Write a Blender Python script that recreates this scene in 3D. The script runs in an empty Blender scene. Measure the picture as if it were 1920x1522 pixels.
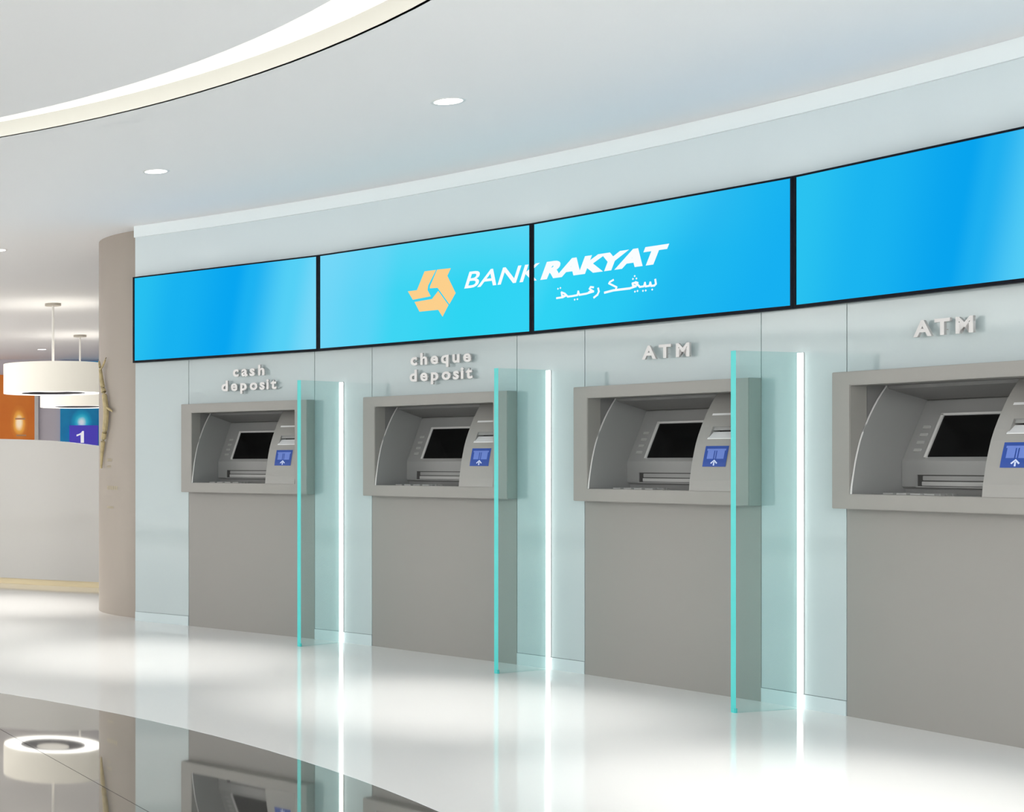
import bpy, bmesh, math
from mathutils import Vector, Matrix
C = bpy.context.scene.collection
PI = math.pi
def lin(r, g, b):
    f = lambda c: (c/255)/12.92 if c/255 <= .04045 else ((c/255+.055)/1.055)**2.4
    return (f(r), f(g), f(b), 1.0)

# ------------------------------------------------------------------ camera, world, light, exposure
cam_d = bpy.data.cameras.new('camera'); cam = bpy.data.objects.new('camera', cam_d); C.objects.link(cam)
cam.location = (0, 0, 1.25); cam.rotation_euler = (PI/2, 0, 0)
cam_d.sensor_width = 36; cam_d.lens = 2895.27/1920*36
cam_d.shift_x = (960+290.69)/1920; cam_d.shift_y = (866.32-761)/1920
cam_d.clip_start = .05; cam_d.clip_end = 200
bpy.context.scene.camera = cam
w = bpy.data.worlds.new('world'); bpy.context.scene.world = w; w.use_nodes = True
w.node_tree.nodes['Background'].inputs[0].default_value = (.95, .98, 1, 1)
w.node_tree.nodes['Background'].inputs[1].default_value = 1.0
vs = bpy.context.scene.view_settings
vs.view_transform = 'Standard'; vs.look = 'None'; vs.gamma = 1; vs.use_curve_mapping = False; vs.exposure = 0.0
SPOT_W = 325; SPOT_ANGLE = 50; COVE = 1.12; DRUM = 3.0

def area(name, loc, rot, sx, sy, power, col=(1, 1, 1)):
    l = bpy.data.lights.new(name, 'AREA'); l.shape = 'RECTANGLE'; l.size = sx; l.size_y = sy; l.energy = power; l.color = col
    o = bpy.data.objects.new(name, l); C.objects.link(o); o.location = loc; o.rotation_euler = rot; return o
area('front_fill_light', (-1, -5.8, 1.6), (PI/2, 0, 0), 15, 2.9, 330, (.97, .99, 1))  # added fill light at the open front, behind the camera
area('left_fill_light', (-11.6, 8, 1.6), (0, -PI/2, 0), 2.9, 20, 280, (1, .98, .96))  # unseen fill light added on the left to brighten the hall

area('front_overhead_fill', (1, -3.2, 3.09), (0, 0, 0), 9, 4, 1700, (.97, .985, 1))  # unseen overhead fill added behind the camera to light the floor
area('left_overhead_fill', (-7.8, 12, 3.09), (0, 0, 0), 5, 12, 460, (1, .98, .95))  # overhead fill added out of view on the left for floor bounce
area('rear_overhead_fill', (-3.5, 22, 3.09), (0, 0, 0), 7, 8, 330, (1, .96, .92))  # overhead fill added at the rear to lift the far ceiling
# ------------------------------------------------------------------ geometry constants (plan, metres)
CX, CY, R = -6.1025, 4.2736, 11.5295
T0, PITCH, WCOL, TDIV = .8591, .1395, .0976, .1178
S0, PS = .8152, .1463
TH = .092; CEIL = 3.11
def pol(t, r): return (CX+r*math.sin(t), CY+r*math.cos(t))

# ------------------------------------------------------------------ materials
def mat(name, col, rough=.5, metal=0, spec=.5, emit=None, estr=0, coat=0, bump=0, bscale=200, ior=1.5, var=0):
    m = bpy.data.materials.new(name); m.use_nodes = True; nt = m.node_tree; p = nt.nodes['Principled BSDF']
    p.inputs['Base Color'].default_value = col; p.inputs['Roughness'].default_value = rough
    p.inputs['Metallic'].default_value = metal; p.inputs['Specular IOR Level'].default_value = spec
    p.inputs['IOR'].default_value = ior; p.inputs['Coat Weight'].default_value = coat; p.inputs['Coat Roughness'].default_value = .05
    if emit: p.inputs['Emission Color'].default_value = emit; p.inputs['Emission Strength'].default_value = estr
    tc = nt.nodes.new('ShaderNodeTexCoord')
    nz = nt.nodes.new('ShaderNodeTexNoise'); nz.inputs['Scale'].default_value = bscale; nt.links.new(tc.outputs['Object'], nz.inputs['Vector'])
    if bump:
        b = nt.nodes.new('ShaderNodeBump'); b.inputs['Strength'].default_value = bump; b.inputs['Distance'].default_value = .001
        nt.links.new(nz.outputs['Fac'], b.inputs['Height']); nt.links.new(b.outputs['Normal'], p.inputs['Normal'])
    if var:
        mx = nt.nodes.new('ShaderNodeMixRGB'); mx.blend_type = 'MULTIPLY'; mx.inputs[0].default_value = var
        mx.inputs[1].default_value = col; nt.links.new(nz.outputs['Fac'], mx.inputs[2]); nt.links.new(mx.outputs[0], p.inputs['Base Color'])
    return m
def emis(name, col, s):
    m = bpy.data.materials.new(name); m.use_nodes = True; nt = m.node_tree; nt.nodes.clear()
    e = nt.nodes.new('ShaderNodeEmission'); e.inputs[0].default_value = col; e.inputs[1].default_value = s
    o = nt.nodes.new('ShaderNodeOutputMaterial'); nt.links.new(e.outputs[0], o.inputs[0]); return m
M = {}
M['floor'] = mat('polished_white_floor', (.83, .82, .80, 1), .06, spec=.3, ior=1.4)
M['slab'] = mat('polished_dark_stone', (.41, .40, .375, 1), .025, metal=.8, spec=.5, ior=1.9, bscale=3, var=.12)
M['grout'] = mat('slab_joint', (.16, .155, .15, 1), .6)
M['ceiling'] = mat('ceiling_paint', (.87, .87, .875, 1), .8, spec=.2, bump=.1)
M['cream'] = mat('cove_fascia', (.80, .785, .71, 1), .7, spec=.2)
M['panel'] = mat('shaded_back_painted_glass', (.435, .50, .503, 1), .05, spec=.5)  # darker than the upper glass: dimmer light below is put into the colour
M['upper'] = mat('upper_wall_glass', (.66, .73, .745, 1), .10, spec=.5)
M['skirt'] = mat('skirting_glass', (.53, .61, .62, 1), .1)
M['cornice'] = mat('cornice_paint', (.80, .86, .87, 1), .5)
M['backing'] = mat('wall_backing', (.5, .56, .56, 1), .8)
M['column'] = mat('warm_grey_laminate', (.275, .262, .243, 1), .45, bump=.15, bscale=400)
M['housing'] = mat('housing_metal', (.28, .268, .246, 1), .38, bump=.1, bscale=500)
M['insert'] = mat('moulded_plastic', (.28, .278, .268, 1), .35)
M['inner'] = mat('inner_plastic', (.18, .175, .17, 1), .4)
M['cheek'] = mat('cheek_plastic', (.305, .295, .275, 1), .38)
M['light_edge'] = mat('light_plastic', (.62, .61, .59, 1), .3)
M['key'] = mat('key_plastic', (.40, .395, .38, 1), .35)
M['black'] = mat('black_glass', (.004, .004, .004, 1), .15, spec=.3)
M['dark'] = mat('dark_slot', (.05, .048, .045, 1), .5)
M['lip'] = mat('reader_lip', (.72, .72, .72, 1), .3)
M['bezel'] = mat('screen_bezel', lin(4, 8, 20), .45, spec=.12)
M['blue'] = mat('blue_sticker', lin(22, 66, 150), .4)
M['icon'] = mat('sticker_icon', lin(98, 124, 200), .4)
M['arrow'] = mat('sticker_arrow', lin(205, 215, 240), .4)
M['letter'] = mat('brushed_letter', (.62, .60, .585, 1), .4, metal=.3)
M['white'] = mat('white_gloss', (.54, .525, .49, 1), .16, coat=.5)
M['gold'] = mat('gold_strip', (.62, .52, .33, 1), .3, metal=.3)
M['beige'] = mat('beige_plaster', (.36, .315, .27, 1), .5, bump=.1)
M['shade'] = mat('fabric_shade', (.85, .82, .74, 1), .8, emit=(1, .95, .82, 1), estr=.42)
M['led'] = emis('led_strip', (.95, 1, .98, 1), 5.0)
M['lamp'] = emis('downlight_disc', (1, 1, 1, 1), 6.0)
M['cove'] = emis('cove_diffuser', (1, .985, .93, 1), COVE)
M['drum'] = emis('drum_diffuser', (1, .98, .93, 1), DRUM)
M['bulb'] = emis('drum_bulb', (1, .95, .85, 1), 1.0)
M['core'] = mat('drum_core', (.16, .15, .17, 1), .6)
M['steel'] = mat('satin_white_metal', (.75, .74, .72, 1), .35)
M['canopy'] = mat('canopy_metal', (.40, .37, .32, 1), .5)
M['wall'] = mat('lavender_wall', (.66, .62, .68, 1), .7)
M['wallwhite'] = mat('white_wall', (.72, .71, .70, 1), .7)
M['wood'] = mat('gilded_wood', (.60, .48, .25, 1), .45, bscale=30, var=.5)
M['caption'] = mat('caption_ink', (.44, .38, .27, 1), .5)

def glass_mat():
    m = bpy.data.materials.new('clear_glass'); m.use_nodes = True; nt = m.node_tree; nt.nodes.clear(); N = nt.nodes.new
    t = N('ShaderNodeBsdfTransparent'); t.inputs[0].default_value = (.875, .955, .95, 1)
    g = N('ShaderNodeBsdfGlossy'); g.inputs[0].default_value = (.9, 1, 1, 1); geo = N('ShaderNodeNewGeometry'); inv = N('ShaderNodeMath'); inv.operation = 'SUBTRACT'; inv.inputs[0].default_value = 1; mu = N('ShaderNodeMath'); mu.operation = 'MULTIPLY'; g.inputs['Roughness'].default_value = .02
    d = N('ShaderNodeBsdfDiffuse'); d.inputs[0].default_value = (.35, .7, .68, 1)
    fr = N('ShaderNodeFresnel'); fr.inputs[0].default_value = 1.4
    a = N('ShaderNodeMixShader'); a.inputs[0].default_value = .045; b = N('ShaderNodeMixShader'); o = N('ShaderNodeOutputMaterial')
    L = nt.links.new
    L(t.outputs[0], a.inputs[1]); L(d.outputs[0], a.inputs[2]); L(geo.outputs['Backfacing'], inv.inputs[1]); L(inv.outputs[0], mu.inputs[0]); L(fr.outputs[0], mu.inputs[1]); L(mu.outputs[0], b.inputs[0]); L(a.outputs[0], b.inputs[1]); L(g.outputs[0], b.inputs[2]); L(b.outputs[0], o.inputs[0])
    return m
M['glass'] = glass_mat()
M['glassedge'] = mat('green_glass_edge', (.05, .55, .53, 1), .12)

# ------------------------------------------------------------------ mesh helpers
class MB:
    def __init__(s): s.v = []; s.f = []; s.m = []
    def face(s, pts, m=0):
        n = len(s.v); s.v += [tuple(p) for p in pts]; s.f.append(tuple(range(n, n+len(pts)))); s.m.append(m)
    def solid(s, v, f, m=0):
        n = len(s.v); s.v += [tuple(p) for p in v]; s.f += [tuple(i+n for i in q) for q in f]; s.m += [m]*len(f)
    def box(s, x0, x1, y0, y1, z0, z1, m=0):
        s.solid([(x0, y0, z0), (x1, y0, z0), (x1, y1, z0), (x0, y1, z0), (x0, y0, z1), (x1, y0, z1), (x1, y1, z1), (x0, y1, z1)],
                [(0, 3, 2, 1), (4, 5, 6, 7), (0, 1, 5, 4), (1, 2, 6, 5), (2, 3, 7, 6), (3, 0, 4, 7)], m)
    def prism(s, poly, ax, a, b, m=0):   # poly in the two remaining axes, extruded along axis ax
        def P(p, h):
            return {'x': (h, p[0], p[1]), 'y': (p[0], h, p[1]), 'z': (p[0], p[1], h)}[ax]
        n = len(poly); v = [P(p, a) for p in poly]+[P(p, b) for p in poly]
        f = [tuple(range(n))[::-1], tuple(range(n, 2*n))]+[(i, (i+1) % n, n+(i+1) % n, n+i) for i in range(n)]
        s.solid(v, f, m)
    def arc(s, r0, r1, t0, t1, z0, z1, n=8, cx=CX, cy=CY, m=0):
        v = []; f = []
        for i in range(n+1):
            t = t0+(t1-t0)*i/n; sn, cs = math.sin(t), math.cos(t)
            v += [(cx+r0*sn, cy+r0*cs, z0), (cx+r1*sn, cy+r1*cs, z0), (cx+r1*sn, cy+r1*cs, z1), (cx+r0*sn, cy+r0*cs, z1)]
        for i in range(n):
            a = 4*i; b = a+4
            for j in range(4): k = (j+1) % 4; f.append((a+j, b+j, b+k, a+k))
        f += [(0, 1, 2, 3), (4*n+3, 4*n+2, 4*n+1, 4*n)]
        s.solid(v, f, m)
    def lathe(s, prof, n=32, m=0, cx=0, cy=0):
        v = []; f = []
        for i in range(n):
            a = 2*PI*i/n
            for r, z in prof: v.append((cx+r*math.cos(a), cy+r*math.sin(a), z))
        k = len(prof)
        for i in range(n):
            j = (i+1) % n
            for q in range(k-1): f.append((i*k+q, j*k+q, j*k+q+1, i*k+q+1))
        s.solid(v, f, m)
    def disc(s, r, z, n=32, m=0, cx=0, cy=0): s.face([(cx+r*math.cos(2*PI*i/n), cy+r*math.sin(2*PI*i/n), z) for i in range(n)], m)
    def tube(s, pts, rad, n=8, m=0):
        pts = [Vector(p) for p in pts]; v = []; f = []
        for i, p in enumerate(pts):
            d = (pts[min(i+1, len(pts)-1)]-pts[max(i-1, 0)]).normalized()
            a = d.orthogonal().normalized() if abs(d.z) < .9 else d.cross(Vector((0, 1, 0))).normalized()
            b = d.cross(a); r = rad[i] if hasattr(rad, '__len__') else rad
            for j in range(n):
                q = 2*PI*j/n; v.append(p+a*(r*math.cos(q))+b*(r*math.sin(q)))
        for i in range(len(pts)-1):
            for j in range(n): k = (j+1) % n; f.append((i*n+j, i*n+k, (i+1)*n+k, (i+1)*n+j))
        f += [tuple(range(n))[::-1], tuple(range((len(pts)-1)*n, len(pts)*n))]
        s.solid(v, f, m)
    def build(s, name, mats, parent=None, smooth=False, bevel=0, loc=None, rz=0):
        me = bpy.data.meshes.new(name); me.from_pydata(s.v, [], s.f)
        if not isinstance(mats, (list, tuple)): mats = [mats]
        for m in mats: me.materials.append(m)
        for p, i in zip(me.polygons, s.m): p.material_index = i
        b = bmesh.new(); b.from_mesh(me)
        bmesh.ops.remove_doubles(b, verts=b.verts, dist=1e-5); bmesh.ops.recalc_face_normals(b, faces=b.faces)
        if bevel:
            es = [e for e in b.edges if len(e.link_faces) == 2 and e.calc_face_angle(0) > .6]
            bmesh.ops.bevel(b, geom=es, offset=bevel, segments=2, affect='EDGES', clamp_overlap=True)
        b.to_mesh(me); b.free()
        o = bpy.data.objects.new(name, me); C.objects.link(o)
        if smooth:
            for p in me.polygons: p.use_smooth = True
            try: me.set_sharp_from_angle(angle=.6)
            except Exception: pass
        if parent: o.parent = parent
        if loc: o.location = loc
        if rz: o.rotation_euler = (0, 0, rz)
        return o
def tag(o, label=None, cat=None, group=None, kind=None):
    if label: o['label'] = label
    if cat: o['category'] = cat
    if group: o['group'] = group
    if kind: o['kind'] = kind
    return o
def empty(name, loc, rz=0):
    o = bpy.data.objects.new(name, None); o.empty_display_size = .1; C.objects.link(o); o.location = loc; o.rotation_euler = (0, 0, rz); return o
def structure(o): o['kind'] = 'structure'; return o
def copy_tree(o, parent=None):
    c = o.copy(); C.objects.link(c)
    if parent: c.parent = parent
    for ch in list(o.children): copy_tree(ch, c)
    return c

# ------------------------------------------------------------------ floor
FCX, FCY, FR = -3.1555, 4.849, 5.3256
def ringhole(name, x0, x1, y0, y1, cx, cy, r, z, m, n=128):
    b = bmesh.new()
    o = [b.verts.new(p) for p in ((x0, y0, z), (x1, y0, z), (x1, y1, z), (x0, y1, z))]
    es = [b.edges.new((o[i], o[(i+1) % 4])) for i in range(4)]
    h = [b.verts.new((cx+r*math.cos(2*PI*i/n), cy+r*math.sin(2*PI*i/n), z)) for i in range(n)]
    es += [b.edges.new((h[i], h[(i+1) % n])) for i in range(n)]
    bmesh.ops.triangle_fill(b, edges=es, use_beauty=True, use_dissolve=False)
    for f in b.faces:
        if f.normal.z < 0: f.normal_flip()
    me = bpy.data.meshes.new(name); b.to_mesh(me); b.free(); me.materials.append(m)
    ob = bpy.data.objects.new(name, me); C.objects.link(ob); return ob
floor = structure(ringhole('floor', -12, 14, -6, 28, FCX, FCY, FR, 0, M['floor']))
b = MB(); b.disc(FR+.01, -.012, 128, cx=FCX, cy=FCY); bed = b.build('joint_bed', M['grout'], floor)
# large dark slabs laid inside the circle; the long joints run with the measured direction
def clip_half(poly, nx, ny, d):   # keep nx*x+ny*y <= d
    out = []
    for i in range(len(poly)):
        a, c = poly[i], poly[(i+1) % len(poly)]
        da = nx*a[0]+ny*a[1]-d; dc = nx*c[0]+ny*c[1]-d
        if da <= 0: out.append(a)
        if da*dc < 0:
            t = da/(da-dc); out.append((a[0]+(c[0]-a[0])*t, a[1]+(c[1]-a[1])*t))
    return out
circle = [(FCX+(FR-.002)*math.cos(2*PI*i/160), FCY+(FR-.002)*math.sin(2*PI*i/160)) for i in range(160)]
dx, dy = -.153, .729; L_ = math.hypot(dx, dy); dx /= L_; dy /= L_; ex, ey = dy, -dx
ox, oy = .904, 6.386
for i in range(-9, 3):
    for j in range(-3, 3):
        off = -1.25
        p = clip_half(circle, -ex, -ey, -(ox*ex+oy*ey+1.2*i+.0015)); p = clip_half(p, ex, ey, ox*ex+oy*ey+1.2*(i+1)-.0015) if p else p
        s0 = ox*dx+oy*dy+3.4*j+off
        p = clip_half(p, -dx, -dy, -(s0+.0015)) if p else p
        p = clip_half(p, dx, dy, s0+3.4-.0015) if p else p
        if len(p) > 2:
            b = MB(); b.prism(p, 'z', -.011, 0); b.build('floor_slab', M['slab'], floor)

# ------------------------------------------------------------------ ceiling with the round light cove
KX, KY, KR = -2.1105, 5.448, 4.5189
IX, IY, IR = -2.296, 5.319, 4.348
ceiling = structure(ringhole('ceiling', -12, 14, -6, 28, KX, KY, KR, CEIL, M['ceiling']))
b = MB(); b.lathe([(KR, CEIL), (KR+.02, CEIL), (KR+.02, CEIL+.085), (KR, CEIL+.085), (KR, CEIL)], 128, cx=KX, cy=KY)
tr = structure(b.build('trim_2', M['cream'], smooth=True))
b = MB(); b.lathe([(.001, CEIL+.03), (IR-.02, CEIL+.03), (IR, CEIL+.02), (IR, CEIL), (.001, CEIL)], 128, cx=IX, cy=IY)
raft = b.build('ceiling_disc', M['ceiling'], ceiling, smooth=True)
b = MB(); b.lathe([(3.7, CEIL+.084), (KR-.001, CEIL+.084), (KR-.001, CEIL+.12), (3.7, CEIL+.12), (3.7, CEIL+.084)], 128, cx=KX, cy=KY)
cl = b.build('cove_light', M['cove'], smooth=True)
tag(cl, 'long curved white light strip glowing in the ceiling recess', 'light')
b = MB(); b.box(-12, 14, -6, 28, CEIL+.25, CEIL+.3); b.build('slab_above', M['ceiling'], ceiling)

# ------------------------------------------------------------------ walls
TE = 2.35
wall = empty('wall_right', (0, 0, 0)); structure(wall)
b = MB()
lefts = [T0+k*PITCH for k in range(-1, 9)]
b.arc(R+.013, R+.06, S0, TE, 1.66, CEIL, 60)
prev = S0
for k in range(0, 9):
    a = T0+k*PITCH; b.arc(R+.013, R+.06, prev, a if k < 4 else a+WCOL, 0, 1.66, 8); prev = a+WCOL
b.arc(R+.013, R+.06, prev, TE, 0, 1.66, 6)
b.build('backing', M['backing'], wall)
b = MB(); b.arc(R, R+.012, S0, TE, 2.066, CEIL, 70); b.build('upper_panel', M['upper'], wall, smooth=True)
g = .0002
segs = [(S0, T0)]+[(T0+k*PITCH+WCOL, T0+(k+1)*PITCH) for k in range(4)]
for a, c_ in segs:
    b = MB(); b.arc(R, R+.012, a+g, c_-g, .075, 2.064, 4); b.build('glass_panel', M['panel'], wall, smooth=True)
    b = MB(); b.arc(R-.004, R+.012, a+g, c_-g, .0, .073, 4); b.build('skirting', M['skirt'], wall, smooth=True)
for k in range(4):
    a = T0+k*PITCH
    b = MB(); b.arc(R, R+.012, a+g, a+WCOL-g, 1.66, 2.064, 4); b.build('glass_panel', M['panel'], wall, smooth=True)
b = MB(); b.arc(R, R+.012, T0+3*PITCH+PITCH+g, TE, 0, 2.064, 30); b.build('glass_panel', M['panel'], wall, smooth=True)
b = MB(); b.arc(R-.018, R-.0005, S0, TE, 3.02, CEIL-.001, 70); structure(b.build('trim_1', M['cornice'], smooth=True))

b = MB(); b.lathe([(.9, 0), (.9, CEIL-.001)], 64); o = b.build('wall_end', M['beige'], smooth=True, loc=(3.042, 12.954, 0)); structure(o); o.name = 'wall_left_end'
b = MB(); b.box(-12, 14, 28, 28.2, 0, CEIL); structure(b.build('wall_back', M['wall']))
b = MB(); b.box(-12.2, -12, -6, 28, 0, 0.25); b.box(-12.2, -12, -6, 28, 2.95, CEIL)
for y in range(-6, 29, 4): b.box(-12.2, -12, y-.1 if y > -6 else y, y+.1, .25, 2.95)
structure(b.build('wall_left', M['wallwhite']))
b = MB(); b.box(14, 14.2, -6, 28, 0, CEIL); structure(b.build('wall_east', M['wallwhite'])).name = 'wall_far_right'

# ------------------------------------------------------------------ display screens
def V(k): return pol(S0+k*PS, R-.03)
SW = 1.6809
ST = {0: [(0, (40, 192, 240)), (.25, (24, 178, 240)), (.55, (8, 166, 240)), (.64, (28, 178, 242)), (.85, (85, 208, 246)), (1, (122, 216, 248))],
      1: [(0, (112, 214, 247)), (.25, (92, 212, 246)), (.42, (62, 213, 243)), (.75, (46, 213, 242)), (1, (50, 212, 245))],
      2: [(0, (70, 216, 246)), (.15, (48, 211, 244)), (.4, (42, 202, 243)), (.7, (30, 184, 240)), (1, (22, 176, 241))],
      3: [(0, (42, 194, 240)), (.25, (26, 180, 240)), (.53, (8, 164, 238)), (.6, (30, 176, 240)), (.75, (85, 205, 246)), (1, (115, 214, 247))]}
def screen_mat(k):
    m = bpy.data.materials.new('lit_screen'); m.use_nodes = True; nt = m.node_tree; nt.nodes.clear(); N = nt.nodes.new; L = nt.links.new
    tc = N('ShaderNodeTexCoord'); sx = N('ShaderNodeSeparateXYZ'); L(tc.outputs['Object'], sx.inputs[0])
    a = N('ShaderNodeMath'); a.operation = 'MULTIPLY'; a.inputs[1].default_value = 1/SW; L(sx.outputs[0], a.inputs[0])
    z = N('ShaderNodeMath'); z.operation = 'MULTIPLY_ADD'; z.inputs[1].default_value = -.35 if k == 2 else -.12; z.inputs[2].default_value = .12 if k == 2 else .04; L(sx.outputs[2], z.inputs[0])
    s = N('ShaderNodeMath'); s.operation = 'ADD'; L(a.outputs[0], s.inputs[0]); L(z.outputs[0], s.inputs[1])
    r = N('ShaderNodeValToRGB'); L(s.outputs[0], r.inputs[0])
    cr = r.color_ramp; st = ST[k]
    cr.interpolation = 'EASE'
    cr.elements[0].position = st[0][0]; cr.elements[0].color = lin(*st[0][1]); cr.elements[1].position = st[-1][0]; cr.elements[1].color = lin(*st[-1][1])
    for p, c_ in st[1:-1]: e_ = cr.elements.new(p); e_.color = lin(*c_)
    # lighter veil along the top edge of the middle screens
    e = N('ShaderNodeEmission'); o = N('ShaderNodeOutputMaterial')
    if k in (1, 2):
        mr = N('ShaderNodeMapRange'); mr.inputs['From Min'].default_value = .35; mr.inputs['From Max'].default_value = .68; mr.inputs['To Max'].default_value = .36; L(sx.outputs[2], mr.inputs['Value'])
        mx = N('ShaderNodeMapRange'); mx.inputs['From Min'].default_value = -.6 if k == 1 else .9; mx.inputs['From Max'].default_value = 1.2 if k == 1 else -.3; L(a.outputs[0], mx.inputs['Value'])
        mm = N('ShaderNodeMath'); mm.operation = 'MULTIPLY'; L(mr.outputs[0], mm.inputs[0]); L(mx.outputs[0], mm.inputs[1])
        mc = N('ShaderNodeMixRGB'); mc.inputs[2].default_value = lin(140, 222, 250); L(mm.outputs[0], mc.inputs[0]); L(r.outputs[0], mc.inputs[1]); L(mc.outputs[0], e.inputs[0])
    else: L(r.outputs[0], e.inputs[0])
    L(e.outputs[0], o.inputs[0]); return m
slab = ['blue display screen at the left end of the row beside the beige wall end',
        'blue display screen showing the orange three-armed emblem and thin white lettering',
        'blue display screen showing bold italic white lettering over a line of Arabic script',
        'blank blue display screen on the right, above the rightmost ATM']
SZ0, SZ1 = 2.031, 2.706
screens = []
for k in range(4):
    p, q = V(k), V(k+1); ang = math.atan2(q[1]-p[1], q[0]-p[0])
    t = empty('display_screen', (p[0], p[1], SZ0), ang)
    tag(t, slab[k], 'screen', 'display screens above the cash machines')
    h = SZ1-SZ0; bw = .010; bl = .016; bb = .017
    b = MB()   # local x along, y into the wall
    b.box(.001, bl, -.004, .03, 0, h); b.box(SW-bl, SW-.001, -.004, .03, 0, h)
    b.box(bl, SW-bl, -.004, .03, 0, bb); b.box(bl, SW-bl, -.004, .03, h-bw, h); b.box(bl, SW-bl, .012, .03, bb, h-bw)
    b.build('bezel', M['bezel'], t)
    b = MB(); b.face([(bl, .002, bb), (SW-bl, .002, bb), (SW-bl, .002, h-bw), (bl, .002, h-bw)]); b.build('picture', screen_mat(k), t)
    screens.append(t)

# text helper: mesh of a string laid in the x-z plane, y = depth
def text_mesh(body, size, bold=0, shear=0, extrude=0, sx=1, res=4):
    cu = bpy.data.curves.new('t', 'FONT'); cu.body = body; cu.size = size; cu.offset = bold; cu.extrude = extrude; cu.resolution_u = res; cu.space_character = 1
    ob = bpy.data.objects.new('t', cu); C.objects.link(ob); dg = bpy.context.evaluated_depsgraph_get(); dg.update()
    me = bpy.data.meshes.new_from_object(ob.evaluated_get(dg)); bpy.data.objects.remove(ob)
    for v in me.vertices:
        x, y, z = v.co; v.co = (x*sx+shear*y, -z, y)
    return me
def bounds(me):
    xs = [v.co.x for v in me.vertices]; zs = [v.co.z for v in me.vertices]; return min(xs), max(xs), min(zs), max(zs)
def fit(me, x0, x1, z0, z1):
    a, b_, c_, d = bounds(me)
    for v in me.vertices: v.co.x = x0+(v.co.x-a)*(x1-x0)/(b_-a); v.co.z = z0+(v.co.z-c_)*(z1-z0)/(d-c_)
def add_mesh(me, name, m, parent, y=0):
    for v in me.vertices: v.co.y += y
    me.materials.clear(); me.materials.append(m)
    for p in me.polygons: p.material_index = 0
    o = bpy.data.objects.new(name, me); C.objects.link(o); o.parent = parent; return o
def islands(me, name, m, parent, y=0):
    b = bmesh.new(); b.from_mesh(me); b.faces.ensure_lookup_table(); seen = set(); out = []
    for f in b.faces:
        if f.index in seen: continue
        st = [f]; seen.add(f.index); grp = []
        while st:
            q = st.pop(); grp.append(q.index)
            for e in q.edges:
                for g2 in e.link_faces:
                    if g2.index not in seen: seen.add(g2.index); st.append(g2)
        out.append(grp)
    for grp in out:
        idx = {}; v = []; fs = []
        for fi in grp:
            fs.append([idx.setdefault(q.index, len(idx)) for q in b.faces[fi].verts])
            for q in b.faces[fi].verts:
                if idx[q.index] == len(v): v.append(q.co[:])
        n = bpy.data.meshes.new(name); n.from_pydata(v, [], fs); add_mesh(n, name, m, parent, y)
    b.free()
def cut(me, x, keep_left):
    c_ = me.copy(); b = bmesh.new(); b.from_mesh(c_)
    bmesh.ops.bisect_plane(b, geom=b.verts[:]+b.edges[:]+b.faces[:], plane_co=(x, 0, 0), plane_no=(1, 0, 0), clear_outer=keep_left, clear_inner=not keep_left)
    b.to_mesh(c_); b.free(); return c_
M['ink'] = emis('screen_white', lin(250, 253, 255), 1.0)
M['peach'] = emis('screen_peach', lin(252, 208, 140), 1.0)
zb = 2.354-SZ0
thin = text_mesh('BANK', .15, bold=.0018, shear=.28); fit(thin, 1.198, SW+.060, zb, zb+.104)
islands(cut(thin, SW-.016, True), 'letter', M['ink'], screens[1], .0008)
right = cut(thin, SW+.016, False)
for v in right.vertices: v.co.x -= SW
islands(right, 'letter', M['ink'], screens[2], .0008)
heavy = text_mesh('RAKYAT', .15, bold=.0095, shear=.28); fit(heavy, .063, .957, zb-.001, zb+.103)
islands(heavy, 'bold_letter', M['ink'], screens[2], .0006)
for poly in ([(.895, 2.496), (.984, 2.496), (.922, 2.400), (.918, 2.371), (.943, 2.329), (.802, 2.319), (.763, 2.378), (.835, 2.379)],
             [(.993, 2.497), (1.097, 2.495), (1.07, 2.449), (1.133, 2.332), (1.086, 2.265), (.996, 2.379), (.936, 2.381), (.938, 2.395)],
             [(.816, 2.303), (.953, 2.310), (1.001, 2.358), (1.079, 2.26), (1.034, 2.189), (1.001, 2.236), (.855, 2.236)]):
    b = MB(); b.prism([(x, z-SZ0) for x, z in poly], 'y', .0006, .0016); b.build('emblem_arm', M['peach'], screens[1])
# Arabic-script line, drawn as brush strokes (u, height above screen base) 
def stroke(b, pts, w_=.0075, wd=None):
    pts = [(x, z-SZ0) for x, z in pts]
    for i in range(len(pts)-1):
        (x0, z0), (x1, z1) = pts[i], pts[i+1]; l = math.hypot(x1-x0, z1-z0) or 1e-6; nx, nz = -(z1-z0)/l*w_*.5, (x1-x0)/l*w_*.5; ex_, ez_ = (x1-x0)/l*w_*.3, (z1-z0)/l*w_*.3
        b.face([(x0-nx-ex_, 0, z0-nz-ez_), (x1-nx+ex_, 0, z1-nz+ez_), (x1+nx+ex_, 0, z1+nz+ez_), (x0+nx-ex_, 0, z0+nz-ez_)])
def dot(b, x, z, s=.0065):
    z -= SZ0; b.face([(x-s, 0, z), (x, 0, z-s), (x+s, 0, z), (x, 0, z+s)])
b = MB()
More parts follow.
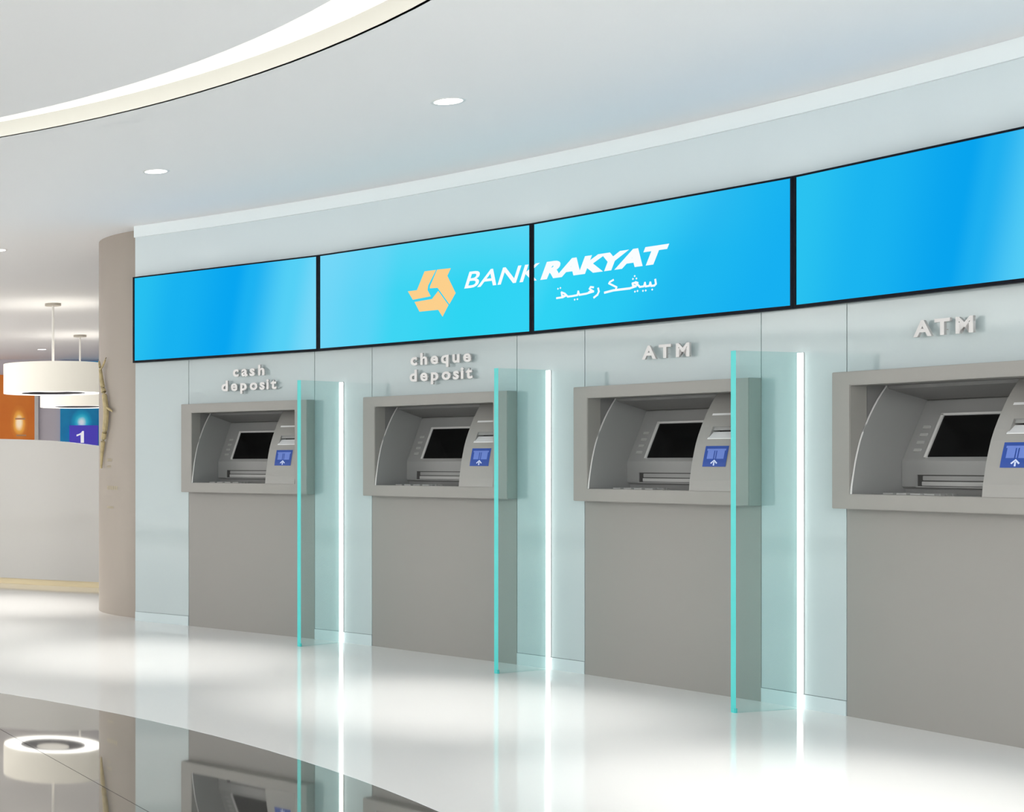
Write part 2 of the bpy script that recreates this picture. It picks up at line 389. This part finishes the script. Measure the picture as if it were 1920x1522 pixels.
# first word (right): ba ya nga kaf
stroke(b, [(.868, 2.268), (.872, 2.243), (.862, 2.235), (.842, 2.235)], .012)
stroke(b, [(.842, 2.235), (.836, 2.256), (.830, 2.237), (.806, 2.236)], .011)
stroke(b, [(.806, 2.236), (.801, 2.258), (.794, 2.238), (.768, 2.237)], .011)
stroke(b, [(.768, 2.237), (.752, 2.252), (.735, 2.264), (.719, 2.262), (.722, 2.250), (.742, 2.244), (.700, 2.236)], .012)
stroke(b, [(.742, 2.244), (.754, 2.262), (.738, 2.268)], .010)
stroke(b, [(.700, 2.236), (.590, 2.236), (.530, 2.229)], .013)
stroke(b, [(.606, 2.240), (.612, 2.252), (.560, 2.279), (.566, 2.287), (.590, 2.296)], .011)
for x, z in ((.848, 2.214), (.806, 2.213), (.788, 2.213), (.722, 2.287), (.745, 2.287), (.7335, 2.302), (.735, 2.214), (.752, 2.216)): dot(b, x, z)
# second word: ra ain ya ta
stroke(b, [(.485, 2.259), (.490, 2.240), (.480, 2.222), (.455, 2.208)], .012)
stroke(b, [(.452, 2.268), (.432, 2.272), (.424, 2.262), (.440, 2.252), (.420, 2.243)], .011)
stroke(b, [(.440, 2.250), (.452, 2.244), (.400, 2.236), (.352, 2.234)], .012)
stroke(b, [(.352, 2.234), (.344, 2.256), (.338, 2.234), (.300, 2.232), (.268, 2.232), (.246, 2.252), (.222, 2.262), (.226, 2.240), (.250, 2.238), (.232, 2.232), (.186, 2.231)], .0115)
for x, z in ((.338, 2.210), (.318, 2.209), (.196, 2.286), (.214, 2.289)): dot(b, x, z)
o = b.build('arabic_lettering', M['ink'], screens[2]); o.location = (0, .0004, 0)

# ------------------------------------------------------------------ glass dividers
dlab = ['clear green-edged glass divider between the cash deposit and cheque deposit machines',
        'clear green-edged glass divider between the cheque deposit machine and the middle ATM',
        'clear green-edged glass divider between the two ATMs, nearest in view']
for k in range(3):
    th = T0+k*PITCH+TDIV; x, y = pol(th, R)
    t = empty('glass_divider', (x, y, 0), -th); tag(t, dlab[k], 'divider', 'glass dividers between the machines')
    H_ = 1.806; tt = .015
    b = MB(); b.box(-tt, tt, -.449, -.024, .001, H_)
    pane = b.build('glass_pane', [M['glass'], M['glassedge']], t)
    for p in pane.data.polygons:
        if p.center.y < -.44: p.material_index = 1
    b = MB(); b.box(-.007, .007, -.022, -.007, 0, H_-.002); b.build('light_strip', M['led'], t)
    b = MB(); b.box(-.015, .015, -.006, -.0005, .075, H_); b.build('wall_channel', M['steel'], t)
    b = MB(); b.box(-.010, .010, -.452, -.434, 0, .022); b.build('foot_clip', M['glassedge'], t)

# ------------------------------------------------------------------ cash machines
def prof(v):
    P = [(1.08, 0), (1.096, 0), (1.14, .004), (1.19, .013), (1.25, .024), (1.30, .037), (1.345, .050), (1.39, .067), (1.44, .091), (1.49, .118), (1.53, .142), (1.57, .170), (1.60, .194), (1.625, .215)]
    for (a, da), (c_, dc) in zip(P, P[1:]):
        if v <= c_: return da+(dc-da)*(v-a)/(c_-a)
    return P[-1][1]
def Yd(d): return d-TH
def make_machine():
    t = empty('cash_machine', (0, 0, 0))
    hw = .5625
    b = MB(); b.box(-hw+.001, hw-.001, .0, .03, 0, 1.03); b.build('lower_panel', M['column'], t)
    # front frame with its opening
    z0, z1 = 1.023, 1.690; a0, a1, c0, c1 = -.460, .460, 1.096, 1.622
    b = MB(); y0, y1 = Yd(0), .012
    O = [(-hw, z0), (hw, z0), (hw, z1), (-hw, z1)]; I = [(a0, c0), (a1, c0), (a1, c1), (a0, c1)]
    for i in range(4):
        j = (i+1) % 4
        b.face([(O[i][0], y0, O[i][1]), (O[j][0], y0, O[j][1]), (I[j][0], y0, I[j][1]), (I[i][0], y0, I[i][1])])
        b.face([(O[i][0], y1, O[i][1]), (O[j][0], y1, O[j][1]), (I[j][0], y1, I[j][1]), (I[i][0], y1, I[i][1])])
        b.face([(O[i][0], y0, O[i][1]), (O[j][0], y0, O[j][1]), (O[j][0], y1, O[j][1]), (O[i][0], y1, O[i][1])])
        b.face([(I[i][0], y0, I[i][1]), (I[j][0], y0, I[j][1]), (I[j][0], y1, I[j][1]), (I[i][0], y1, I[i][1])])
    b.build('housing', M['housing'], t, bevel=.003, smooth=True)
    # recess: side plates, shelf, front of the safe, sloping panel, soffit
    b = MB()
    zs = [1.096+(1.622-1.096)*i/14 for i in range(15)]
    pl = [(Yd(prof(z)), z) for z in zs]+[(Yd(.56), 1.622), (Yd(.56), 1.08), (Yd(0.004), 1.08)]
    b.prism(pl, 'x', -.462, -.450); b.build('side_plate', M['insert'], t)
    b = MB()
    for i in range(14):   # moulded edge following the curve, its highlight put into the pale colour
        za, zb_ = zs[i], zs[i+1]
        b.box(-.4545, -.4485, Yd(prof(za))-.003, Yd(prof(zb_))+.004, za, zb_)
    b = MB(); b.tube([(-.452, Yd(prof(z))-.001, z) for z in zs], .0035, 6); b.build('edge_highlight', M['light_edge'], t, smooth=True)  # pale bead paints in the highlight on the plate's front edge
    b = MB()
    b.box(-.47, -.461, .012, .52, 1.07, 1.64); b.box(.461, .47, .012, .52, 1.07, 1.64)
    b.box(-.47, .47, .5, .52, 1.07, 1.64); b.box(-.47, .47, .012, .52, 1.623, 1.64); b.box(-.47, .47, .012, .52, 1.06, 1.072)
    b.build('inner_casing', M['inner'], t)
    body = [(Yd(.004), 1.088), (Yd(.325), 1.088), (Yd(.318), 1.120), (Yd(.300), 1.132), (Yd(.300), 1.255), (Yd(.306), 1.266), (Yd(.452), 1.552), (Yd(.47), 1.558), (Yd(.55), 1.558), (Yd(.55), 1.078), (Yd(.004), 1.078)]
    b = MB(); b.prism(body, 'x', -.450, .209); b.build('console', M['insert'], t, bevel=.002)
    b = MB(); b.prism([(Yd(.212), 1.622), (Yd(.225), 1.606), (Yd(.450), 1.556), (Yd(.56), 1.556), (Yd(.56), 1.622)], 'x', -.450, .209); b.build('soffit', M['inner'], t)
    # right-hand cheek with card reader pocket
    pk0, pk1, pz0, pz1 = .281, .437, 1.374, 1.442
    b = MB()
    def cheek(u0, u1, za, zb_, n=6):
        z_ = [za+(zb_-za)*i/n for i in range(n+1)]
        b.prism([(Yd(prof(z)), z) for z in z_]+[(Yd(.30 if zb_ < 1.5 else .46), zb_), (Yd(.30 if zb_ < 1.5 else .46), za)], 'x', u0, u1)
    cheek(.209, .459, 1.096, pz0, 10); cheek(.209, pk0, pz0, pz1, 3); cheek(pk1, .459, pz0, pz1, 3); cheek(.209, .459, pz1, 1.622, 10)
    b.build('card_cheek', M['cheek'], t)
    # reader pocket: bright sloping lip and slot
    r = empty('card_reader', (0, 0, 0)); r.parent = t
    b = MB(); b.prism([(Yd(prof(pz0))-.004, pz0), (Yd(prof(pz0))-.004, pz0+.004), (Yd(prof(1.415)+.018), 1.413), (Yd(.30), 1.413), (Yd(.30), pz0)], 'x', pk0-.006, pk1); b.build('reader_lip', M['lip'], r)
    b = MB(); b.prism([(Yd(prof(1.436)+.010), 1.436), (Yd(prof(1.42)+.012), 1.421), (Yd(.30), 1.421), (Yd(.30), 1.442), (Yd(prof(1.442)), 1.442)], 'x', pk0, pk1); b.build('reader_hood', M['insert'], r)
    b = MB(); b.box(pk0+.004, pk1-.004, Yd(.14), Yd(.16), 1.413, 1.421); b.build('card_slot', M['dark'], r)
    b = MB(); z = 1.509; b.prism([(Yd(prof(z-.006))-.004, z-.006), (Yd(prof(z+.005))-.004, z+.005), (Yd(prof(z+.005))+.02, z+.005), (Yd(prof(z-.006))+.02, z-.006)], 'x', .252, .440); b.build('receipt_slot', M['lip'], t)
    # sticker following the cheek
    def on(u, v, lift=.002): return (u, Yd(prof(v))-lift, v)
    b = MB(); n = 5
    for i in range(n):
        za, zb_ = 1.226+.111*i/n, 1.226+.111*(i+1)/n
        b.face([on(.276, za), on(.414, za), on(.414, zb_), on(.276, zb_)])
    s = b.build('sticker', M['blue'], t)
    b = MB(); L = .0032
    b.face([on(.290, 1.312, L), on(.402, 1.312, L), on(.402, 1.322, L), on(.290, 1.322, L)])
    b.face([on(.296, 1.268, L), on(.334, 1.268, L), on(.334, 1.312, L), on(.296, 1.312, L)])
    b.face([on(.352, 1.268, L), on(.396, 1.268, L), on(.396, 1.312, L), on(.352, 1.312, L)])
    b.face([on(.340, 1.268, L), on(.346, 1.268, L), on(.346, 1.312, L), on(.340, 1.312, L)])
    b.build('banknote_icon', M['icon'], s)
    b = MB(); b.face([on(.339, 1.232, L), on(.347, 1.232, L), on(.347, 1.252, L), on(.339, 1.252, L)])
    b.face([on(.322, 1.246, L), on(.328, 1.241, L), on(.343, 1.256, L), on(.343, 1.264, L)]); b.face([on(.364, 1.246, L), on(.358, 1.241, L), on(.343, 1.256, L), on(.343, 1.264, L)])
    b.build('arrow_mark', M['arrow'], s)
    # sloping screen: build in panel coordinates
    d0, v0, d1, v1 = .306, 1.266, .452, 1.552; LL = math.hypot(d1-d0, v1-v0); sd, sv = (d1-d0)/LL, (v1-v0)/LL
    def P(u, s_, h): return (u, Yd(d0+sd*s_)-sv*h, v0+sv*s_+sd*h)
    def pbox(b, u0, u1, s0, s1, h0, h1):
        b.solid([P(u0, s0, h0), P(u1, s0, h0), P(u1, s1, h0), P(u0, s1, h0), P(u0, s0, h1), P(u1, s0, h1), P(u1, s1, h1), P(u0, s1, h1)],
                [(0, 3, 2, 1), (4, 5, 6, 7), (0, 1, 5, 4), (1, 2, 6, 5), (2, 3, 7, 6), (3, 0, 4, 7)])
    scr = empty('touch_screen', (0, 0, 0)); scr.parent = t
    b = MB(); pbox(b, -.333, -.319, .004, .240, -.002, .011); pbox(b, .072, .086, .004, .240, -.002, .011); pbox(b, -.333, .086, .232, .243, -.002, .011); b.build('bezel', M['light_edge'], scr, bevel=.001)
    b = MB(); pbox(b, -.319, .072, .010, .232, -.001, .003); b.build('screen_glass', M['black'], scr)
    for i in range(4):
        for u in (-.405, .120):
            s_ = .038+.042*i; b = MB(); pbox(b, u, u+.038, s_, s_+.016, -.001, .006); b.build('function_key', M['key'], t, bevel=.001)
    # cash slot
    cs = empty('cash_slot', (0, 0, 0)); cs.parent = t
    b = MB(); b.box(-.360, .110, Yd(.297), Yd(.303), 1.134, 1.190); b.build('slot_mouth', M['dark'], cs)
    b = MB(); b.box(-.366, .116, Yd(.292), Yd(.301), 1.1895, 1.196); b.box(-.366, .116, Yd(.292), Yd(.301), 1.128, 1.1345); b.box(-.366, -.360, Yd(.292), Yd(.301), 1.1345, 1.1895); b.box(.110, .116, Yd(.292), Yd(.301), 1.1345, 1.1895); b.build('slot_frame', M['insert'], cs)
    b = MB(); b.box(-.328, .108, Yd(.288), Yd(.298), 1.162, 1.184); b.build('shutter', M['insert'], cs, bevel=.002)
    b = MB(); b.box(-.328, .108, Yd(.282), Yd(.298), 1.137, 1.157); b.build('shutter', M['key'], cs, bevel=.002)
    # keypad on the shelf
    kp = MB(); kp.box(-.40, -.10, Yd(.10), Yd(.26), 1.087, 1.092); kp = kp.build('keypad', M['steel'], t)
    for i in range(4):
        for j in range(4):
            b = MB(); u = -.385+.072*i; d = .115+.037*j; b.box(u, u+.052, Yd(d), Yd(d+.026), 1.092, 1.102); b.build('key', M['key'], kp)
    return t
lab = ['grey recessed cash machine under the words cash deposit, farthest and leftmost',
       'grey recessed cash machine under the words cheque deposit, second from the left',
       'grey recessed cash machine under the middle ATM sign, right of the cheque machine',
       'large grey recessed cash machine at the right edge, nearest, cut by the frame']
proto = make_machine()
RC = R*math.cos(WCOL/2)
for k in range(4):
    o = proto if k == 0 else copy_tree(proto)
    tc = T0+k*PITCH+WCOL/2; x, y = pol(tc, RC); o.location = (x, y, 0); o.rotation_euler = (0, 0, -tc)
    tag(o, lab[k], 'cash machine', 'cash machines in the curved wall')

# ------------------------------------------------------------------ raised lettering over the machines
def word(root, body, x0, x1, zbase, cap, bold, y):
    me0 = text_mesh(body, 1, bold=0); a, b_, c_, d = bounds(text_mesh(body, 1))
    size = cap/.729
    # measured advance of each letter from the widths of the prefixes
    n = len(body); pos = [0]; 
    for i in range(1, n+1): pos.append(bounds(text_mesh(body[:i], 1))[1])
    full = pos[-1]
    for i, ch in enumerate(body):
        me = text_mesh(ch, size, bold=bold, extrude=.007, res=3, sx=1.18); la, lb, lc, ld = bounds(me)
        r_ = pos[i+1]/full; wd = (lb-la)
        for v in me.vertices: v.co.x += x0+(x1-x0)*r_-wd-la; v.co.z += zbase
        add_mesh(me, 'letter', M['letter'], root, y)
signs = [('raised grey wall lettering reading cash deposit over the leftmost machine', [('cash', -.150, .150, 1.886, .076), ('deposit', -.255, .255, 1.782, .076)]),
         ('raised grey wall lettering reading cheque deposit over the second machine', [('cheque', -.240, .245, 1.892, .076), ('deposit', -.250, .255, 1.785, .076)]),
         ('raised grey ATM wall lettering left of the nearest glass divider', [('ATM', -.165, .155, 1.832, .074)]),
         ('raised grey ATM wall lettering at the right edge, larger in view', [('ATM', -.195, .110, 1.838, .074)])]
for k, (lb_, ws) in enumerate(signs):
    tc = T0+k*PITCH+WCOL/2; x, y = pol(tc, R-.001); t = empty('wall_lettering', (x, y, 0), -tc)
    tag(t, lb_, 'sign', 'raised words over the machines')
    for w_ in ws: word(t, *w_, .0035, -.028)
    b = MB()
    for w_ in ws:
        for q in range(len(w_[0])):
            u = w_[1]+(w_[2]-w_[1])*(q+.5)/len(w_[0]); b.box(u-.002, u+.002, -.022, 0.002, w_[3]+.02, w_[3]+.024)
    b.build('spacer_pins', M['letter'], t)

# ------------------------------------------------------------------ downlights
def spot(name, loc, power, ang, col=(1, .975, .94), blend=1.0):
    l = bpy.data.lights.new(name, 'SPOT'); l.energy = power; l.spot_size = math.radians(ang); l.spot_blend = blend; l.shadow_soft_size = .05; l.color = col
    o = bpy.data.objects.new(name, l); C.objects.link(o); o.location = loc; return o
b1 = MB(); b1.lathe([(.070, -.002), (.080, -.004), (.086, -.002), (.087, 0), (.070, 0), (.070, -.002)], 40)
b2 = MB(); b2.disc(.071, -.0015, 40)
dl = []
pts = [((1.99, 9.88), 'round ceiling downlight in front of the two left screens', 1), ((3.11, 7.96), 'round ceiling downlight right of centre, nearest the light cove', 1),
       ((1.34, 13.55), 'half-seen ceiling downlight at the left edge above the pendant lamps', 1.4), ((3.25, 25.48), 'tiny ceiling downlight beside the rod of the front pendant lamp', .6),
       ((3.68, 5.81), 'ceiling downlight just above the top right of the frame', 1), ((.57, 11.58), 'ceiling downlight just beyond the left edge of the frame', .8),
       ((3.45, 3.6), 'ceiling downlight nearest the camera on the right, out of the frame', 1), ((-.6, 15.0), 'added unseen ceiling downlight over the far end of the counter, left of the frame', .8), ((-.8, 19.5), 'added unseen ceiling downlight behind the counter, left of the frame', 1), ((1.2, 22.5), 'added unseen ceiling downlight behind the two drum lamps, left of the frame', 1), ((5.2, 21.5), 'added unseen ceiling downlight hidden behind the beige wall end', .5)]  # last four are unseen additions that brighten the background
for i, ((x, y), lb_, p) in enumerate(pts):
    t = empty('downlight', (x, y, CEIL)); tag(t, lb_, 'light', 'round downlights in the ceiling')
    if i == 0: a = b1.build('trim_ring', M['steel'], t, smooth=True); c_ = b2.build('lamp_disc', M['lamp'], t)
    else:
        for q in (a, c_): z = q.copy(); C.objects.link(z); z.parent = t
    s = spot('beam', (0, 0, -.02), SPOT_W*p, SPOT_ANGLE); s.parent = t

# ------------------------------------------------------------------ left background: counter, lamps, posters
pts2 = [(-2.2, 17.2), (-1.0, 17.05), (.2, 16.7), (1.0, 16.33), (1.62, 15.97), (2.11, 15.62), (2.52, 15.36), (3.0, 15.0), (3.6, 14.5), (4.4, 13.9)]
tops = [1.52, 1.52, 1.51, 1.50, 1.490, 1.465, 1.412, 1.36, 1.30, 1.28]
def lerp_pts(P, n):
    out = []
    for i in range(len(P)-1):
        p0 = P[max(i-1, 0)]; p1 = P[i]; p2 = P[i+1]; p3 = P[min(i+2, len(P)-1)]
        for j in range(n):
            t = j/n; out.append(tuple(.5*((2*p1[q])+(-p0[q]+p2[q])*t+(2*p0[q]-5*p1[q]+4*p2[q]-p3[q])*t*t+(-p0[q]+3*p1[q]-3*p2[q]+p3[q])*t**3) for q in range(len(p1))))
    out.append(P[-1]); return out
P3 = lerp_pts([(x, y, t) for (x, y), t in zip(pts2, tops)], 6)
ct = empty('reception_counter', (1.62, 16.0, 0)); tag(ct, 'tall curved glossy white counter standing on a gold plinth, left background', 'counter')
def counter(off_f, off_b, z0, topf, name, m):
    b = MB(); V_ = []
    for i, (x, y, t) in enumerate(P3):
        a = P3[max(i-1, 0)]; c_ = P3[min(i+1, len(P3)-1)]; l = math.hypot(c_[0]-a[0], c_[1]-a[1]); nx, ny = (c_[1]-a[1])/l, -(c_[0]-a[0])/l
        zt = topf(t); V_.append([(x+nx*off_f-1.62, y+ny*off_f-16.0, z0), (x+nx*off_f-1.62, y+ny*off_f-16, zt), (x+nx*off_b-1.62, y+ny*off_b-16, zt), (x+nx*off_b-1.62, y+ny*off_b-16, z0)])
    v = [p for r_ in V_ for p in r_]; f = []
    for i in range(len(V_)-1):
        for j in range(4): k = (j+1) % 4; f.append((4*i+j, 4*i+4+j, 4*i+4+k, 4*i+k))
    n = len(V_)-1; f += [(0, 1, 2, 3), (4*n+3, 4*n+2, 4*n+1, 4*n)]
    b.solid(v, f); return b.build(name, m, ct, smooth=True)
counter(.03, -.12, .06, lambda t: t, 'curved_front', M['white'])
counter(0, -.10, 0, lambda t: .06, 'plinth', M['gold'])

def make_lamp():
    t = empty('pendant_lamp', (0, 0, CEIL)); z1, z0, r = 2.40-CEIL, 2.055-CEIL, .578
    b = MB(); b.lathe([(.001, 0), (.095, 0), (.095, -.028), (.001, -.028)], 28); b.build('canopy', M['canopy'], t, smooth=True)
    b = MB(); b.lathe([(.014, -.028), (.014, z1-.01)], 12); b.build('rod', M['steel'], t, smooth=True)
    b = MB(); b.lathe([(r, z0), (r, z1), (r-.008, z1), (r-.008, z0), (r, z0)], 64); b.build('drum_shade', M['shade'], t, smooth=True)
    b = MB(); b.lathe([(r-.008, z0+.006), (.375, z0+.006), (.375, z0+.012), (r-.008, z0+.012)], 64); b.build('ring_diffuser', M['drum'], t)
    b = MB(); b.lathe([(.374, z0+.004), (.374, z0+.030), (.001, z0+.030)], 48); core = b.build('inner_well', M['core'], t)
    b = MB(); b.lathe([(.001, z0+.018), (.17, z0+.022), (.19, z0+.029)], 32); b.build('bulb', M['bulb'], core)
    b = MB()
    for i in range(3):
        a = 2*PI*i/3; b.tube([(.012*math.cos(a), .012*math.sin(a), z1-.02), ((r-.008)*math.cos(a), (r-.008)*math.sin(a), z1-.02)], .005, 6)
    b.lathe([(.001, z1-.012), (.03, z1-.012), (.03, z1-.03), (.001, z1-.03)], 16); b.build('spider', M['steel'], t)
    l = bpy.data.lights.new('uplight', 'POINT'); l.energy = 7; l.shadow_soft_size = .12; l.color = (1, .93, .8); o = bpy.data.objects.new('uplight', l); C.objects.link(o); o.parent = t; o.location = (.2, 0, z0+.26)
    return t
l1 = make_lamp(); l2 = copy_tree(l1)
l1.location = (2.44, 18.11, CEIL); tag(l1, 'white drum pendant lamp in front, largest, at the left edge', 'lamp', 'drum pendant lamps')
l2.location = (3.44, 22.6, CEIL); tag(l2, 'smaller white drum pendant lamp behind and below the front one', 'lamp', 'drum pendant lamps')

def pic_mat(name, kind):
    m = bpy.data.materials.new(name); m.use_nodes = True; nt = m.node_tree; p = nt.nodes['Principled BSDF']; N = nt.nodes.new; L = nt.links.new
    p.inputs['Roughness'].default_value = .4
    tc = N('ShaderNodeTexCoord'); mp = N('ShaderNodeMapping'); L(tc.outputs['Object'], mp.inputs[0])
    nz = N('ShaderNodeTexNoise'); nz.inputs['Scale'].default_value = 2.2; nz.inputs['Detail'].default_value = 3; L(mp.outputs[0], nz.inputs[0])
    r = N('ShaderNodeValToRGB'); g_ = N('ShaderNodeTexGradient'); g_.gradient_type = 'SPHERICAL'; mp2 = N('ShaderNodeMapping'); L(tc.outputs['Object'], mp2.inputs[0]); L(mp2.outputs[0], g_.inputs[0])
    if kind == 'orange':
        mp2.inputs['Location'].default_value = (-6.3, 0, -5.9); mp2.inputs['Scale'].default_value = (6, 1, 3.0)
        cols = [(0, (190, 100, 28)), (.35, (200, 118, 40)), (.6, (235, 170, 70)), (.9, (255, 232, 200))]
    else:
        mp2.inputs['Location'].default_value = (-1.9, 0, -7.9); mp2.inputs['Scale'].default_value = (5, 1, 4.0)
        cols = [(0, (14, 108, 160)), (.35, (10, 150, 190)), (.6, (60, 190, 215)), (.9, (225, 240, 245))]
    a = N('ShaderNodeMath'); a.operation = 'MULTIPLY_ADD'; a.inputs[1].default_value = .45; a.inputs[2].default_value = -.15; L(nz.outputs['Fac'], a.inputs[0])
    s = N('ShaderNodeMath'); s.operation = 'ADD'; L(a.outputs[0], s.inputs[0]); L(g_.outputs['Fac'], s.inputs[1]); L(s.outputs[0], r.inputs[0])
    cr = r.color_ramp; cr.elements[0].color = lin(*cols[0][1]); cr.elements[1].position = cols[-1][0]; cr.elements[1].color = lin(*cols[-1][1])
    for q, c_ in cols[1:-1]: cr.elements.new(q).color = lin(*c_)
    L(r.outputs[0], p.inputs['Base Color']); L(r.outputs[0], p.inputs['Emission Color']); p.inputs['Emission Strength'].default_value = .35
    return m
t = empty('poster', (2.1, 27.97, 0)); tag(t, 'orange backlit poster with a pale flame-like figure, behind the counter', 'poster')
b = MB(); b.box(0, 1.33, -.02, .02, .5, 2.83); b.build('print', pic_mat('orange_print', 'orange'), t)
b = MB(); b.box(1.331, 1.40, -.03, .02, .5, 2.83); b.build('frame', M['wallwhite'], t)
b = MB(); b.box(.98, 1.16, -.024, -.021, 2.02, 2.05); b.box(1.0, 1.18, -.024, -.021, 1.72, 1.75); b.build('caption', mat('caption_tint', (.62, .33, .17, 1), .5), t)
t = empty('poster', (3.90, 27.97, 0)); tag(t, 'teal and blue backlit poster behind the sign with the number', 'poster')
b = MB(); b.box(0, 1.4, -.02, .02, .5, 3.08); b.build('print', pic_mat('blue_print', 'blue'), t)
t = empty('number_sign', (4.06, 27.90, 0)); tag(t, 'purple sign with a white numeral 1 behind the counter', 'sign')
b = MB(); b.box(0, .51, -.03, .05, 1.30, 1.915); b.build('sign_board', mat('purple_panel', lin(78, 66, 190), .5, emit=lin(78, 66, 190), estr=.35), t)
b = MB(); b.prism([(.252, 1.60), (.252, 1.812), (.222, 1.812), (.205, 1.785), (.17, 1.762), (.12, 1.748), (.12, 1.715), (.194, 1.745), (.194, 1.60)], 'y', -.036, -.0305); b.build('numeral', mat('numeral_white', (.9, .9, .95, 1), .5, emit=(1, 1, 1, 1), estr=.4), t)

# gilded branch on the rounded wall end, and small captions below it
def onwall(ximg_t, z, lift=.02):   # ximg_t: angle around the wall end
    return (3.042+(.9+lift)*math.cos(ximg_t), 12.954+(.9+lift)*math.sin(ximg_t), z)
t = empty('gilded_branch', onwall(3.35, 1.75, 0)); tag(t, 'thin curved golden branch fixed to the beige rounded wall end', 'ornament')
o0 = Vector(t.location)
def br(pts, rad, name):
    b = MB(); q = lerp_pts([tuple(Vector(onwall(a, z, l))-o0) for a, z, l in pts], 5); n = len(q)
    rr = [rad*(.25+.75*math.sin(PI*(i+.6)/(n+.8))) for i in range(n)]; b.tube(q, rr, 8); return b.build(name, M['wood'], t, smooth=True)
br([(3.24, 2.09, .03), (3.28, 2.02, .03), (3.33, 1.90, .03), (3.39, 1.78, .03), (3.42, 1.66, .03), (3.40, 1.54, .03), (3.34, 1.42, .025), (3.29, 1.30, .02), (3.27, 1.20, .02)], .024, 'stem')
br([(3.29, 2.02, .03), (3.35, 2.05, .03), (3.42, 2.11, .03)], .009, 'twig')
br([(3.40, 1.72, .03), (3.46, 1.69, .03), (3.53, 1.665, .03)], .011, 'twig')
t = empty('wall_caption', onwall(3.5, 1.1, 0)); tag(t, 'four small illegible gold lines of print low on the beige wall end', 'lettering')
o0 = Vector(t.location)
for z, a0_, a1_, h in ((1.268, 3.37, 3.47, .012), (1.215, 3.37, 3.45, .010), (1.040, 3.37, 3.57, .016), (.880, 3.37, 3.50, .009)):
    b = MB(); n = 6
    for i in range(n):
        a, c_ = a0_+(a1_-a0_)*(i+.1)/n, a0_+(a1_-a0_)*(i+.8)/n
        b.face([tuple(Vector(onwall(a, z-h, .002))-o0), tuple(Vector(onwall(c_, z-h, .002))-o0), tuple(Vector(onwall(c_, z+h, .002))-o0), tuple(Vector(onwall(a, z+h, .002))-o0)])
    b.build('print_line', M['caption'], t)
